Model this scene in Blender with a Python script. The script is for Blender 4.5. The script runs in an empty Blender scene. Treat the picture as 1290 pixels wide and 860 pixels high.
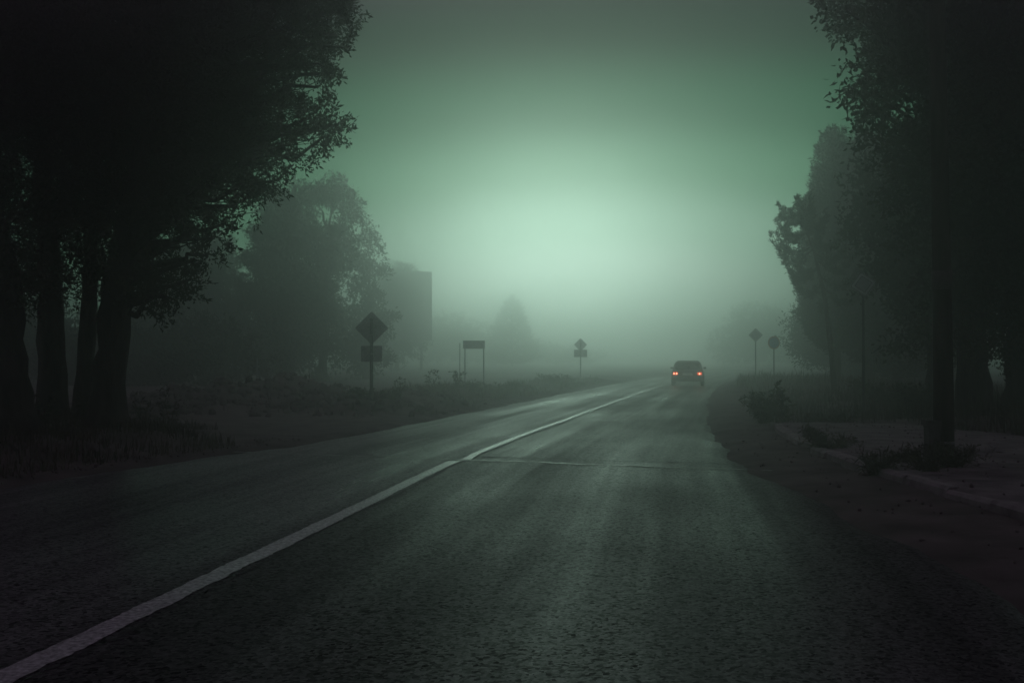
import bpy, bmesh, math, random
import numpy as np
from mathutils import Vector, Matrix

R = math.radians
rng = np.random.default_rng(11)
random.seed(5)
scene = bpy.context.scene
col = scene.collection

# ------------------------------------------------------------------ camera
F = 1254.0            # focal length in pixels of the 1290 px wide photograph
PITCH = R(1.0)
CAM_H = 1.4
cam_data = bpy.data.cameras.new('camera')
cam_data.sensor_width = 36.0
cam_data.lens = 36.0 * F / 1290.0
cam_data.clip_start = 0.05
cam_data.clip_end = 3000
cam = bpy.data.objects.new('camera', cam_data)
cam.location = (0, 0, CAM_H)
cam.rotation_euler = (R(90) + PITCH, 0, 0)
col.objects.link(cam)
scene.camera = cam


def ray(px, py):
    dx, dy = (px - 645.0) / F, (430.0 - py) / F
    return np.array([dx, math.cos(PITCH) - dy * math.sin(PITCH), math.sin(PITCH) + dy * math.cos(PITCH)])


def W(px, py, Y):
    """the point of the place at distance Y ahead that the photograph shows at (px, py)"""
    d = ray(px, py)
    return np.array([0, 0, CAM_H]) + d * (Y / d[1])


# ------------------------------------------------------------------ sky, sun, exposure
SUN_AZ, SUN_EL = R(2.4), R(5.4)
aim = lambda az, el: Vector((math.sin(az) * math.cos(el), math.cos(az) * math.cos(el), math.sin(el)))
SUN_DIR, GLOW = aim(SUN_AZ, SUN_EL), aim(R(5.2), R(2.6))
world = bpy.data.worlds.new('World')
scene.world = world
world.use_nodes = True
wt = world.node_tree
wt.nodes.clear()
w_out = wt.nodes.new('ShaderNodeOutputWorld')
sky = wt.nodes.new('ShaderNodeTexSky')
sky.sky_type = 'NISHITA'
sky.sun_disc = False
sky.sun_elevation = SUN_EL
sky.sun_rotation = SUN_AZ
sky.air_density = 1.0
sky.dust_density = 4.0
tint = wt.nodes.new('ShaderNodeMixRGB')
tint.blend_type = 'MULTIPLY'
tint.inputs[0].default_value = 1.0
tint.inputs[2].default_value = (0.55, 0.50, 0.66, 1)
bg_sky = wt.nodes.new('ShaderNodeBackground')
bg_sky.inputs[1].default_value = 0.0012
wt.links.new(sky.outputs[0], tint.inputs[1])
wt.links.new(tint.outputs[0], bg_sky.inputs[0])
# veil of lit cloud around the hidden sun
tc = wt.nodes.new('ShaderNodeTexCoord')
sub = wt.nodes.new('ShaderNodeVectorMath')
sub.operation = 'SUBTRACT'
sub.inputs[1].default_value = GLOW
wt.links.new(tc.outputs['Generated'], sub.inputs[0])
squash = wt.nodes.new('ShaderNodeVectorMath')        # the veil is wider than it is high
squash.operation = 'MULTIPLY'
squash.inputs[1].default_value = (0.70, 0.70, 2.1)
wt.links.new(sub.outputs[0], squash.inputs[0])
dist = wt.nodes.new('ShaderNodeVectorMath')
dist.operation = 'LENGTH'
wt.links.new(squash.outputs[0], dist.inputs[0])
norm = wt.nodes.new('ShaderNodeMath')
norm.operation = 'DIVIDE'
norm.inputs[1].default_value = 1.05
wt.links.new(dist.outputs['Value'], norm.inputs[0])
ramp = wt.nodes.new('ShaderNodeValToRGB')
ramp.color_ramp.interpolation = 'EASE'
E = ramp.color_ramp.elements
E[0].position = 0.0
E[0].color = (0.46, 0.60, 0.53, 1)
E[1].position = 1.0
E[1].color = (0.056, 0.042, 0.062, 1)
for p, c in ((0.08, (0.39, 0.56, 0.47, 1)), (0.17, (0.19, 0.38, 0.27, 1)), (0.28, (0.050, 0.19, 0.10, 1)), (0.40, (0.010, 0.085, 0.040, 1)),
             (0.54, (0.006, 0.026, 0.016, 1)), (0.7, (0.050, 0.039, 0.055, 1))):
    e = E.new(p)
    e.color = c
wt.links.new(norm.outputs[0], ramp.inputs[0])
bg_glow = wt.nodes.new('ShaderNodeBackground')
bg_glow.inputs[1].default_value = 1.0
wt.links.new(ramp.outputs[0], bg_glow.inputs[0])
w_add = wt.nodes.new('ShaderNodeAddShader')
wt.links.new(bg_sky.outputs[0], w_add.inputs[0])
wt.links.new(bg_glow.outputs[0], w_add.inputs[1])
wt.links.new(w_add.outputs[0], w_out.inputs[0])

sun_data = bpy.data.lights.new('sun', 'SUN')
sun_data.energy = 0.115
sun_data.angle = R(12)
sun_data.color = (0.70, 1.0, 0.83)
sun = bpy.data.objects.new('sun', sun_data)
sun.rotation_euler = (-SUN_DIR).to_track_quat('-Z', 'Y').to_euler()
sun.location = (0, 0, 40)
col.objects.link(sun)

scene.view_settings.view_transform = 'Standard'
scene.view_settings.look = 'None'
scene.view_settings.gamma = 1
scene.view_settings.exposure = 0.44
scene.render.engine = 'CYCLES'
scene.cycles.use_denoising = True
scene.cycles.max_bounces = 8
scene.cycles.volume_bounces = 6
scene.cycles.diffuse_bounces = 2
scene.cycles.glossy_bounces = 2
HAZE_DENSITY = 0.0163
HAZE_G = 0.90


# ------------------------------------------------------------------ helpers
def tag(o, label=None, cat=None, group=None, kind=None):
    if label: o['label'] = label
    if cat: o['category'] = cat
    if group: o['group'] = group
    if kind: o['kind'] = kind
    return o


def empty(name, loc, rz=0.0, label=None, cat=None, group=None):
    o = bpy.data.objects.new(name, None)
    o.location = loc
    o.rotation_euler = (0, 0, rz)
    o.empty_display_size = 0.3
    col.objects.link(o)
    return tag(o, label, cat, group)


def np_mesh(name, verts, quads, mat, parent=None, loc=None, smooth=False):
    """a mesh object from numpy arrays of vertices and quads"""
    verts = np.asarray(verts, dtype=np.float32)
    quads = np.asarray(quads, dtype=np.int32)
    k = quads.shape[1]
    me = bpy.data.meshes.new(name)
    me.vertices.add(len(verts))
    me.vertices.foreach_set('co', verts.ravel())
    me.loops.add(quads.size)
    me.loops.foreach_set('vertex_index', quads.ravel())
    me.polygons.add(len(quads))
    me.polygons.foreach_set('loop_start', np.arange(0, quads.size, k, dtype=np.int32))
    if smooth:
        me.polygons.foreach_set('use_smooth', np.ones(len(quads), dtype=bool))
    me.update(calc_edges=True)
    me.validate()
    if mat: me.materials.append(mat)
    o = bpy.data.objects.new(name, me)
    col.objects.link(o)
    if parent is not None: o.parent = parent
    if loc is not None: o.location = loc
    return o


class MB:
    """collects boxes, tubes, prisms and linked sections and links them as ONE mesh object"""
    def __init__(self):
        self.v, self.f = [], []

    def add(self, verts, faces):
        n = len(self.v)
        self.v += [tuple(float(c) for c in p) for p in verts]
        self.f += [tuple(i + n for i in f) for f in faces]
        return self

    def box(self, x0, x1, y0, y1, z0, z1):
        v = [(x, y, z) for z in (z0, z1) for y in (y0, y1) for x in (x0, x1)]
        return self.add(v, [(0, 2, 3, 1), (4, 5, 7, 6), (0, 1, 5, 4), (2, 6, 7, 3), (0, 4, 6, 2), (1, 3, 7, 5)])

    def tube(self, pts, rad, n=8, cap=True):
        pts = [Vector(tuple(map(float, p))) for p in pts]
        if not hasattr(rad, '__len__'): rad = [rad] * len(pts)
        vs, fs = [], []
        ref = Vector((0.31, 0.95, 0.05))
        for i, p in enumerate(pts):
            t = (pts[min(i + 1, len(pts) - 1)] - pts[max(i - 1, 0)]).normalized()
            if abs(t.dot(ref)) > 0.95: ref = Vector((0.9, -0.2, 0.3))
            a = t.cross(ref).normalized()
            b = t.cross(a)
            for k in range(n):
                w = 2 * math.pi * k / n
                vs.append(p + (a * math.cos(w) + b * math.sin(w)) * rad[i])
        for i in range(len(pts) - 1):
            for k in range(n):
                k2 = (k + 1) % n
                fs.append((i * n + k, i * n + k2, (i + 1) * n + k2, (i + 1) * n + k))
        if cap:
            fs.append(tuple(range(n)))
            fs.append(tuple((len(pts) - 1) * n + k for k in reversed(range(n))))
        return self.add(vs, fs)

    def prism(self, poly, y0, y1):
        """a polygon in x, z extruded along y"""
        n = len(poly)
        vs = [(x, y0, z) for x, z in poly] + [(x, y1, z) for x, z in poly]
        fs = [tuple(range(n)), tuple(range(2 * n - 1, n - 1, -1))]
        fs += [(i, i + n, (i + 1) % n + n, (i + 1) % n) for i in range(n)]
        return self.add(vs, fs)

    def loft(self, rings, cap=True):
        n = len(rings[0])
        vs = [p for r in rings for p in r]
        fs = []
        for i in range(len(rings) - 1):
            for k in range(n):
                k2 = (k + 1) % n
                fs.append((i * n + k, i * n + k2, (i + 1) * n + k2, (i + 1) * n + k))
        if cap:
            fs.append(tuple(reversed(range(n))))
            fs.append(tuple((len(rings) - 1) * n + k for k in range(n)))
        return self.add(vs, fs)

    def build(self, name, mat, parent=None, smooth=False, bevel=0.0, loc=None):
        me = bpy.data.meshes.new(name)
        me.from_pydata(self.v, [], self.f)
        bm = bmesh.new()
        bm.from_mesh(me)
        bmesh.ops.recalc_face_normals(bm, faces=bm.faces)
        bm.to_mesh(me)
        bm.free()
        if smooth:
            me.polygons.foreach_set('use_smooth', [True] * len(me.polygons))
        me.update()
        if mat: me.materials.append(mat)
        o = bpy.data.objects.new(name, me)
        col.objects.link(o)
        if parent is not None: o.parent = parent
        if loc is not None: o.location = loc
        if bevel:
            m = o.modifiers.new('bevel', 'BEVEL')
            m.width = bevel
            m.segments = 2
            m.limit_method = 'ANGLE'
        return o


_perm = np.random.default_rng(3).random((256, 256))


def vnoise(x, y):
    x, y = np.asarray(x, float), np.asarray(y, float)
    xi, yi = np.floor(x).astype(int), np.floor(y).astype(int)
    fx, fy = x - xi, y - yi
    fx, fy = fx * fx * (3 - 2 * fx), fy * fy * (3 - 2 * fy)
    g = lambda i, j: _perm[i % 256, j % 256]
    return (g(xi, yi) * (1 - fx) + g(xi + 1, yi) * fx) * (1 - fy) + (g(xi, yi + 1) * (1 - fx) + g(xi + 1, yi + 1) * fx) * fy


def fbm(x, y, s, octs=4):
    r, a = 0, 0.5
    for o in range(octs):
        r = r + a * (vnoise(x * s + 17 * o, y * s + 31 * o) - 0.5)
        s, a = s * 2.03, a * 0.5
    return r


def sstep(a, b, x):
    t = np.clip((np.asarray(x, float) - a) / (b - a), 0, 1)
    return t * t * (3 - 2 * t)


# ------------------------------------------------------------------ materials
def new_mat(name):
    m = bpy.data.materials.new(name)
    m.use_nodes = True
    nt = m.node_tree
    return m, nt, nt.nodes['Principled BSDF']


def ramp_node(nt, stops):
    r = nt.nodes.new('ShaderNodeValToRGB')
    e = r.color_ramp.elements
    e[0].position, e[0].color = stops[0][0], (*stops[0][1], 1)
    e[1].position, e[1].color = stops[-1][0], (*stops[-1][1], 1)
    for p, c in stops[1:-1]:
        q = e.new(p)
        q.color = (*c, 1)
    return r


def mat_noise(name, c0, c1, scale=8.0, rough=0.7, bump=0.0, metallic=0.0, detail=5.0, stretch=(1, 1, 1), spec=0.5, bump_dist=0.01):
    m, nt, b = new_mat(name)
    t = nt.nodes.new('ShaderNodeTexCoord')
    mp = nt.nodes.new('ShaderNodeMapping')
    mp.inputs['Scale'].default_value = stretch
    n = nt.nodes.new('ShaderNodeTexNoise')
    n.inputs['Scale'].default_value = scale
    n.inputs['Detail'].default_value = detail
    r = ramp_node(nt, [(0.3, c0), (0.7, c1)])
    nt.links.new(t.outputs['Object'], mp.inputs[0])
    nt.links.new(mp.outputs[0], n.inputs['Vector'])
    nt.links.new(n.outputs['Fac'], r.inputs[0])
    nt.links.new(r.outputs[0], b.inputs['Base Color'])
    b.inputs['Roughness'].default_value = rough
    b.inputs['Metallic'].default_value = metallic
    b.inputs['Specular IOR Level'].default_value = spec
    if bump:
        bp = nt.nodes.new('ShaderNodeBump')
        bp.inputs['Strength'].default_value = bump
        bp.inputs['Distance'].default_value = bump_dist
        nt.links.new(n.outputs['Fac'], bp.inputs['Height'])
        nt.links.new(bp.outputs[0], b.inputs['Normal'])
    return m


def mat_emit(name, colr, strength, base=(0.3, 0.02, 0.01)):
    m, nt, b = new_mat(name)
    b.inputs['Base Color'].default_value = (*base, 1)
    b.inputs['Emission Color'].default_value = (*colr, 1)
    b.inputs['Emission Strength'].default_value = strength
    b.inputs['Roughness'].default_value = 0.3
    return m


def mat_road():
    m, nt, b = new_mat('asphalt')
    L = nt.links.new
    uv = nt.nodes.new('ShaderNodeUVMap')
    uv.uv_map = 'road'                     # u: metres from the centre line, v: metres along the road

    def noise(scale, sx=1, sy=1, detail=4.0, off=0.0):
        mp = nt.nodes.new('ShaderNodeMapping')
        mp.inputs['Scale'].default_value = (sx, sy, 1)
        mp.inputs['Location'].default_value = (off, off * 1.7, off * 0.3)
        n = nt.nodes.new('ShaderNodeTexNoise')
        n.inputs['Scale'].default_value = scale
        n.inputs['Detail'].default_value = detail
        L(uv.outputs[0], mp.inputs[0])
        L(mp.outputs[0], n.inputs['Vector'])
        return n.outputs['Fac']

    def math_(op, a, bb):
        q = nt.nodes.new('ShaderNodeMath')
        q.operation = op
        for i, s in enumerate((a, bb)):
            if isinstance(s, (int, float)): q.inputs[i].default_value = s
            else: L(s, q.inputs[i])
        return q.outputs[0]

    def mapr(s, a, bb, c, d):
        q = nt.nodes.new('ShaderNodeMapRange')
        q.inputs[1].default_value, q.inputs[2].default_value = a, bb
        q.inputs[3].default_value, q.inputs[4].default_value = c, d
        L(s, q.inputs[0])
        return q.outputs[0]

    sep = nt.nodes.new('ShaderNodeSeparateXYZ')
    L(uv.outputs[0], sep.inputs[0])
    u = sep.outputs[0]
    vor = nt.nodes.new('ShaderNodeTexVoronoi')
    vor.inputs['Scale'].default_value = 48
    L(uv.outputs[0], vor.inputs['Vector'])
    vsep = nt.nodes.new('ShaderNodeSeparateColor')
    L(vor.outputs['Color'], vsep.inputs[0])
    stone = vsep.outputs[0]
    grain = noise(90, detail=3)
    track = noise(1.0, 1.5, 0.045, 5.0)
    streak = noise(1.0, 7.0, 0.12, 4.0, 4.2)
    patch = noise(0.55, 1, 0.5, 6.0, 9.0)
    side = mapr(u, -0.25, 0.1, 0.0, 1.0)    # the left lane has the older, smoother surface
    val = math_('MULTIPLY', mapr(stone, 0, 1, 0.25, 2.1), mapr(grain, 0.3, 0.7, 0.7, 1.3))
    val = math_('MULTIPLY', val, mapr(track, 0.32, 0.68, 0.62, 1.4))
    val = math_('MULTIPLY', val, mapr(streak, 0.3, 0.7, 0.8, 1.22))
    val = math_('MULTIPLY', val, mapr(patch, 0.3, 0.7, 0.75, 1.25))
    val = math_('MULTIPLY', val, mapr(side, 0, 1, 0.080, 0.050))
    comb = nt.nodes.new('ShaderNodeCombineColor')
    L(val, comb.inputs[0])
    L(math_('MULTIPLY', val, 0.98), comb.inputs[1])
    L(math_('MULTIPLY', val, 1.0), comb.inputs[2])
    L(comb.outputs[0], b.inputs['Base Color'])
    ro = math_('ADD', mapr(track, 0.34, 0.66, 0.46, 0.30), mapr(streak, 0.3, 0.7, 0.03, -0.03))
    L(math_('ADD', ro, mapr(patch, 0.3, 0.7, 0.06, -0.06)), b.inputs['Roughness'])
    L(math_('MULTIPLY', math_('MULTIPLY', mapr(stone, 0, 1, 0.0, 0.21), mapr(grain, 0.3, 0.7, 0.6, 1.2)), mapr(side, 0, 1, 2.2, 1.0)), b.inputs['Specular IOR Level'])
    h = math_('ADD', math_('MULTIPLY', stone, 0.6), math_('MULTIPLY', grain, 0.5))
    h = math_('MULTIPLY', h, mapr(side, 0, 1, 0.55, 1.0))
    bp = nt.nodes.new('ShaderNodeBump')
    bp.inputs['Strength'].default_value = 0.55
    bp.inputs['Distance'].default_value = 0.006
    L(h, bp.inputs['Height'])
    L(bp.outputs[0], b.inputs['Normal'])
    return m


def mat_paint_line():
    m = mat_noise('worn_white_paint', (0.26, 0.265, 0.26), (0.86, 0.88, 0.87), 34.0, 0.26, 0.05, detail=10, bump_dist=0.003, spec=0.8)
    return m


M_road = mat_road()
M_line = mat_paint_line()
M_joint = mat_noise('road_joint_filler', (0.07, 0.07, 0.07), (0.20, 0.20, 0.19), 9, 0.34, 0.3, spec=0.4)
M_crack = mat_noise('tar_crack', (0.010, 0.010, 0.011), (0.025, 0.025, 0.026), 12, 0.6)
M_ground = mat_noise('earth', (0.055, 0.045, 0.043), (0.150, 0.128, 0.122), 1.6, 0.95, 0.9, detail=9, spec=0.2, bump_dist=0.06)
M_walk = mat_noise('old_pavement', (0.06, 0.055, 0.053), (0.24, 0.22, 0.215), 2.6, 0.9, 1.0, detail=12, spec=0.25, bump_dist=0.03)
M_kerb = mat_noise('kerb_concrete', (0.14, 0.13, 0.125), (0.34, 0.32, 0.31), 5.0, 0.85, 0.7, detail=8, spec=0.3)
M_bark = mat_noise('bark', (0.018, 0.015, 0.013), (0.065, 0.055, 0.048), 9.0, 0.95, 1.0, stretch=(1, 1, 0.22), spec=0.2, bump_dist=0.05)
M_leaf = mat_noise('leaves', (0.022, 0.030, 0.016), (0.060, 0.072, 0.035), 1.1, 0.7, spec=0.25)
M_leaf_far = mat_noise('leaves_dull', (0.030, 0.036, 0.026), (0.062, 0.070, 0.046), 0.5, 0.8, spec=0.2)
M_needle = mat_noise('needles', (0.016, 0.028, 0.020), (0.042, 0.055, 0.038), 0.9, 0.75, spec=0.25)
M_weed = mat_noise('weed_green', (0.028, 0.034, 0.018), (0.078, 0.080, 0.040), 3.0, 0.75, spec=0.25)
M_grass = mat_noise('dull_grass', (0.026, 0.032, 0.016), (0.088, 0.082, 0.045), 2.2, 0.8, spec=0.2)
M_steel = mat_noise('galvanised_steel', (0.14, 0.14, 0.15), (0.26, 0.26, 0.27), 14, 0.55, metallic=0.6)
M_post = mat_noise('dark_painted_post', (0.030, 0.030, 0.033), (0.06, 0.06, 0.064), 14, 0.7)
M_plate = mat_noise('sign_back', (0.16, 0.155, 0.17), (0.26, 0.255, 0.27), 9, 0.6, metallic=0.3)
M_white = mat_noise('sign_white', (0.26, 0.26, 0.28), (0.38, 0.38, 0.40), 10, 0.5)
M_faded = mat_noise('sign_faded_centre', (0.18, 0.185, 0.21), (0.27, 0.275, 0.30), 10, 0.5)
M_black = mat_noise('sign_black', (0.012, 0.012, 0.013), (0.024, 0.024, 0.026), 10, 0.6)
M_blue = mat_noise('sign_blue', (0.02, 0.05, 0.16), (0.03, 0.08, 0.24), 10, 0.5)
M_red = mat_noise('sign_red', (0.22, 0.02, 0.02), (0.32, 0.03, 0.03), 10, 0.5)
M_wood = mat_noise('pole_timber', (0.020, 0.017, 0.014), (0.070, 0.058, 0.048), 10, 0.9, 0.8, stretch=(1, 1, 0.12), spec=0.25)
M_conc = mat_noise('pole_footing', (0.05, 0.048, 0.046), (0.12, 0.115, 0.11), 9, 0.9, 0.6, spec=0.25)
M_band = mat_noise('pole_band', (0.035, 0.030, 0.028), (0.085, 0.072, 0.066), 20, 0.7)
M_paint = mat_noise('car_paint', (0.11, 0.10, 0.10), (0.15, 0.135, 0.135), 5, 0.4)
M_glass = mat_noise('car_glass', (0.010, 0.012, 0.012), (0.020, 0.022, 0.022), 3, 0.12)
M_rubber = mat_noise('rubber', (0.012, 0.012, 0.012), (0.028, 0.028, 0.028), 30, 0.85)
M_plastic = mat_noise('dark_plastic', (0.018, 0.018, 0.019), (0.036, 0.036, 0.037), 20, 0.6)
M_numplate = mat_noise('number_plate', (0.45, 0.45, 0.43), (0.58, 0.58, 0.56), 12, 0.5)
M_lens = mat_emit('tail_lens', (1.0, 0.09, 0.03), 0.9)
M_bulb = mat_emit('tail_bulb', (1.0, 0.30, 0.16), 12.0)

# ------------------------------------------------------------------ the road and its sides
_RY = [-60, 4.36, 7.08, 13.9, 20.65, 29.8, 39, 51.6, 70, 100, 150, 300]
_RX = [-12.4, -2.24, -1.81, -0.78, 0.72, 2.73, 4.8, 7.7, 12.3, 20.6, 36, 84]
_LY = [-60, 8, 11, 14.3, 15.6, 18.3, 34, 60, 300]
_LW = [4.7, 4.65, 4.5, 3.85, 3.40, 3.2, 3.05, 3.0, 3.0]
_WY = [-60, 6.7, 9.5, 12.7, 17, 21, 36, 300]
_WW = [5.1, 4.9, 4.5, 4.1, 3.6, 3.4, 3.0, 3.0]


def _smooth(Y, ys, vs, k=1.6):
    Y = np.asarray(Y, float)
    return sum(np.interp(Y + o * k, ys, vs) for o in (-1, -0.5, 0, 0.5, 1)) / 5.0


xc = lambda Y: _smooth(Y, _RY, _RX)
LW = lambda Y: _smooth(Y, _LY, _LW, 0.8)
RW = lambda Y: _smooth(Y, _WY, _WW, 0.8)
_KY, _KX = [-40, 8, 12, 14, 18.5, 21, 26, 40], [4.6, 4.3, 4.2, 4.32, 4.85, 5.5, 7.2, 9]
kerb_x = lambda Y: _smooth(Y, _KY, _KX, 0.8)

BUMPS = [  # x, y, radius x, radius y, height: earth heaps and banks beside the road
    (-6.7, 31.5, 1.5, 1.6, 0.62), (-8.6, 30.0, 1.3, 1.5, 0.52), (-5.2, 29.0, 1.2, 1.0, 0.26), (-10.3, 28.0, 1.8, 1.4, 0.28),
    (-7.6, 25.5, 2.2, 1.2, 0.34), (-9.6, 23.5, 1.6, 1.1, 0.22), (-5.6, 26.0, 1.0, 0.8, 0.16),
    (-3.5, 25.0, 1.1, 0.9, 0.33), (-2.6, 28.0, 1.6, 1.5, 0.30), (-1.6, 34.0, 1.6, 2.6, 0.20), (-3.6, 35.0, 1.6, 2.4, 0.22),
    (0.0, 39.5, 1.0, 2.2, 0.24), (1.7, 50.0, 1.3, 2.6, 0.26), (4.6, 60.0, 1.6, 5.0, 0.18),
    (12.8, 40.0, 4.0, 8.0, 0.30), (9.6, 30.0, 2.2, 4.0, 0.16), (12.0, 19.5, 3.2, 2.4, 0.28), (14.5, 52.0, 4.0, 6.0, 0.25),
    (-7.8, 16.6, 2.4, 2.0, 0.20), (-11.0, 16.5, 4.0, 3.5, 0.26), (-6.6, 14.6, 1.2, 1.2, 0.10),
]


def ground_h(x, y):
    x, y = np.asarray(x, float), np.asarray(y, float)
    c = xc(y)
    dl = (c - LW(y)) - x            # metres left of the asphalt
    dr = x - (c + RW(y))            # metres right of it
    d = np.maximum(dl, dr)
    rough = fbm(x, y, 0.35, 5) * 0.22 + fbm(x, y, 1.9, 4) * 0.10
    h = 0.03 + rough * sstep(0.0, 1.6, d)
    bank = np.where(dl > 0, 0.09 * sstep(0.1, 2.2, dl) * (1 - sstep(15.0, 18.0, y)) * sstep(-6, 2, y + 4), 0)
    h = h + bank
    for bx, by, rx, ry, hh in BUMPS:
        g = np.exp(-((x - bx) / rx) ** 2 - ((y - by) / ry) ** 2)
        h = h + hh * g * (1 + 2.4 * fbm(x, y, 1.1, 5)) * sstep(0.0, 1.0, d)
    k = x - kerb_x(y)
    on_walk = sstep(-0.1, 0.25, k) * (1 - sstep(19.5, 21.5, y))
    between = (1 - sstep(-0.15, 0.05, k)) * (dr > 0) * (y < 19)
    h = np.where(between > 0.5, -0.005 + 0.05 * fbm(x, y, 1.4, 5) + 0.04 * sstep(0.2, 1.0, dr), h)
    h = h * (1 - on_walk * (x < 8.6)) + on_walk * (x < 8.6) * 0.02 + 0.10 * on_walk * (x >= 8.6)
    t = sstep(-0.06, 0.22, d)
    return h * t - 0.05 * (1 - t)


def gh(x, y):
    return float(ground_h(np.array([x]), np.array([y]))[0])


def axis(lo, hi, step, far):
    a = np.arange(lo, hi + 1e-6, step)
    return np.concatenate([-np.array(far[0]), a, np.array(far[1])])


gx = axis(-22, 24, 0.20, ([300, 180, 110, 70, 50, 38, 30, 25], [27, 31, 38, 50, 70, 110, 180, 300]))
gy = axis(-4, 60, 0.20, ([300, 150, 80, 45, 25, 14, 8], [63, 67, 72, 80, 92, 110, 140, 180, 240, 300]))
GX, GY = np.meshgrid(gx, gy)
GZ = ground_h(GX, GY)
nx, ny = len(gx), len(gy)
idx = np.arange(nx * ny).reshape(ny, nx)
quads = np.stack([idx[:-1, :-1], idx[:-1, 1:], idx[1:, 1:], idx[1:, :-1]], -1).reshape(-1, 4)
ground = np_mesh('ground', np.stack([GX, GY, GZ], -1).reshape(-1, 3), quads, M_ground, smooth=True)
tag(ground, 'bare earth verge with low heaps on both sides of the road', kind='structure')

# the asphalt: one sheet, u across and v along in its uv map
ry = np.concatenate([np.arange(-40, 0, 2.0), np.arange(0, 45, 0.15), np.arange(45, 80, 1.0), np.arange(80, 292, 6.0)])
ts = np.linspace(0, 1, 37)
RYv, Tv = np.meshgrid(ry, ts, indexing='ij')
edge_l = LW(RYv) + 0.34 * fbm(RYv * 0 + 3, RYv, 0.8, 5) + 0.18 * fbm(RYv * 0 + 29, RYv, 2.6, 3)
edge_r = RW(RYv) + 0.45 * fbm(RYv * 0 + 9, RYv, 0.7, 5) + 0.22 * fbm(RYv * 0 + 19, RYv, 2.6, 3)
uu = -edge_l + (edge_l + edge_r) * Tv
RX_ = xc(RYv) + uu
RZ_ = 0.012 * fbm(RX_, RYv, 0.4, 3) - 0.05 * sstep(0.94, 1.0, np.abs(Tv * 2 - 1)) + 0.0
road_z = lambda x, y: 0.012 * fbm(x, y, 0.4, 3)
n1, n2 = RYv.shape
idx = np.arange(n1 * n2).reshape(n1, n2)
quads = np.stack([idx[:-1, :-1], idx[:-1, 1:], idx[1:, 1:], idx[1:, :-1]], -1).reshape(-1, 4)
road = np_mesh('road', np.stack([RX_, RYv, RZ_], -1).reshape(-1, 3), quads, M_road, smooth=True)
lay = road.data.uv_layers.new(name='road')
uvs = np.stack([uu, RYv], -1).reshape(-1, 2).astype(np.float32)
li = np.empty(len(road.data.loops), dtype=np.int32)
road.data.loops.foreach_get('vertex_index', li)
lay.data.foreach_set('uv', uvs[li].ravel())
tag(road, 'worn two lane asphalt road bending right into the mist', kind='structure')


def strip(name, pts, widths, z, mat, ragged=0.0, label=None):
    """a ragged painted or tarred strip lying on the road along pts"""
    pts = np.array(pts, float)
    d = np.gradient(pts, axis=0)
    d /= np.linalg.norm(d, axis=1)[:, None]
    nrm = np.stack([d[:, 1], -d[:, 0]], 1)
    jag = lambda: np.convolve(rng.normal(size=len(pts) + 8), np.ones(5) / 5, 'same')[4:-4] + 0.5 * rng.normal(size=len(pts))
    wl = np.array(widths) / 2 + ragged * jag()
    wr = np.array(widths) / 2 + ragged * jag()
    a, b = pts - nrm * wl[:, None], pts + nrm * wr[:, None]
    m = (a + b) / 2
    V = np.concatenate([np.c_[q, road_z(q[:, 0], q[:, 1]) + z] for q in (a, m, b)])
    n = len(pts)
    i = np.arange(n - 1)
    Q = np.concatenate([np.stack([i + k * n, i + (k + 1) * n, i + 1 + (k + 1) * n, i + 1 + k * n], 1) for k in (0, 1)])
    return tag(np_mesh(name, V, Q, mat, smooth=True), label, kind='structure')


ys = np.arange(-12, 13.7, 0.05)
strip('road_marking', np.c_[xc(ys), ys], 0.16 + 0 * ys, 0.005, M_line, 0.009, 'solid white centre line on the near asphalt')
ys = np.arange(13.75, 120, 0.08)
strip('road_marking', np.c_[xc(ys) + 0.15 * np.exp(-(ys - 13.75) / 0.8) + 0.02 * np.sin(ys * 0.9), ys], 0.12 + 0 * ys, 0.005, M_line, 0.007,
      'worn white centre line running on past the road joint')
ys = np.arange(-12, 60, 0.06)
strip('road_crack', np.c_[xc(ys) + 0.125 + 0.02 * np.sin(ys * 1.3) + 0.10 * np.where(ys > 13.7, np.exp(-(np.maximum(ys, 13.7) - 13.7) / 0.7), 0), ys],
      (0.045 + 0.02 * np.sin(ys * 2.1)) * (0.25 + 0.75 * sstep(7, 12, ys)), 0.0035, M_crack, 0.02, 'dark broken edge of the asphalt lift along the centre line')
t = np.linspace(0, 1, 110)
strip('road_joint', np.c_[-1.35 + 4.6 * t, 14.05 - 1.55 * t + 0.03 * np.sin(t * 23)], 0.085 + 0.03 * np.sin(t * 31), 0.007, M_joint, 0.03, 'pale filled joint across the right lane')
strip('road_crack', np.c_[-0.7 + 3.9 * t, 14.35 - 1.15 * t + 0.04 * np.sin(t * 17 + 1)], 0.03 + 0.015 * np.sin(t * 9), 0.0045, M_crack, 0.025, 'dark crack across the right lane beside the pale joint')
strip('road_joint', np.c_[-4.2 + 2.9 * t, 15.0 - 0.95 * t + 0.03 * np.sin(t * 19)], 0.07 + 0.02 * np.sin(t * 27), 0.007, M_joint, 0.03, 'pale filled joint across the left lane')

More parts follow.
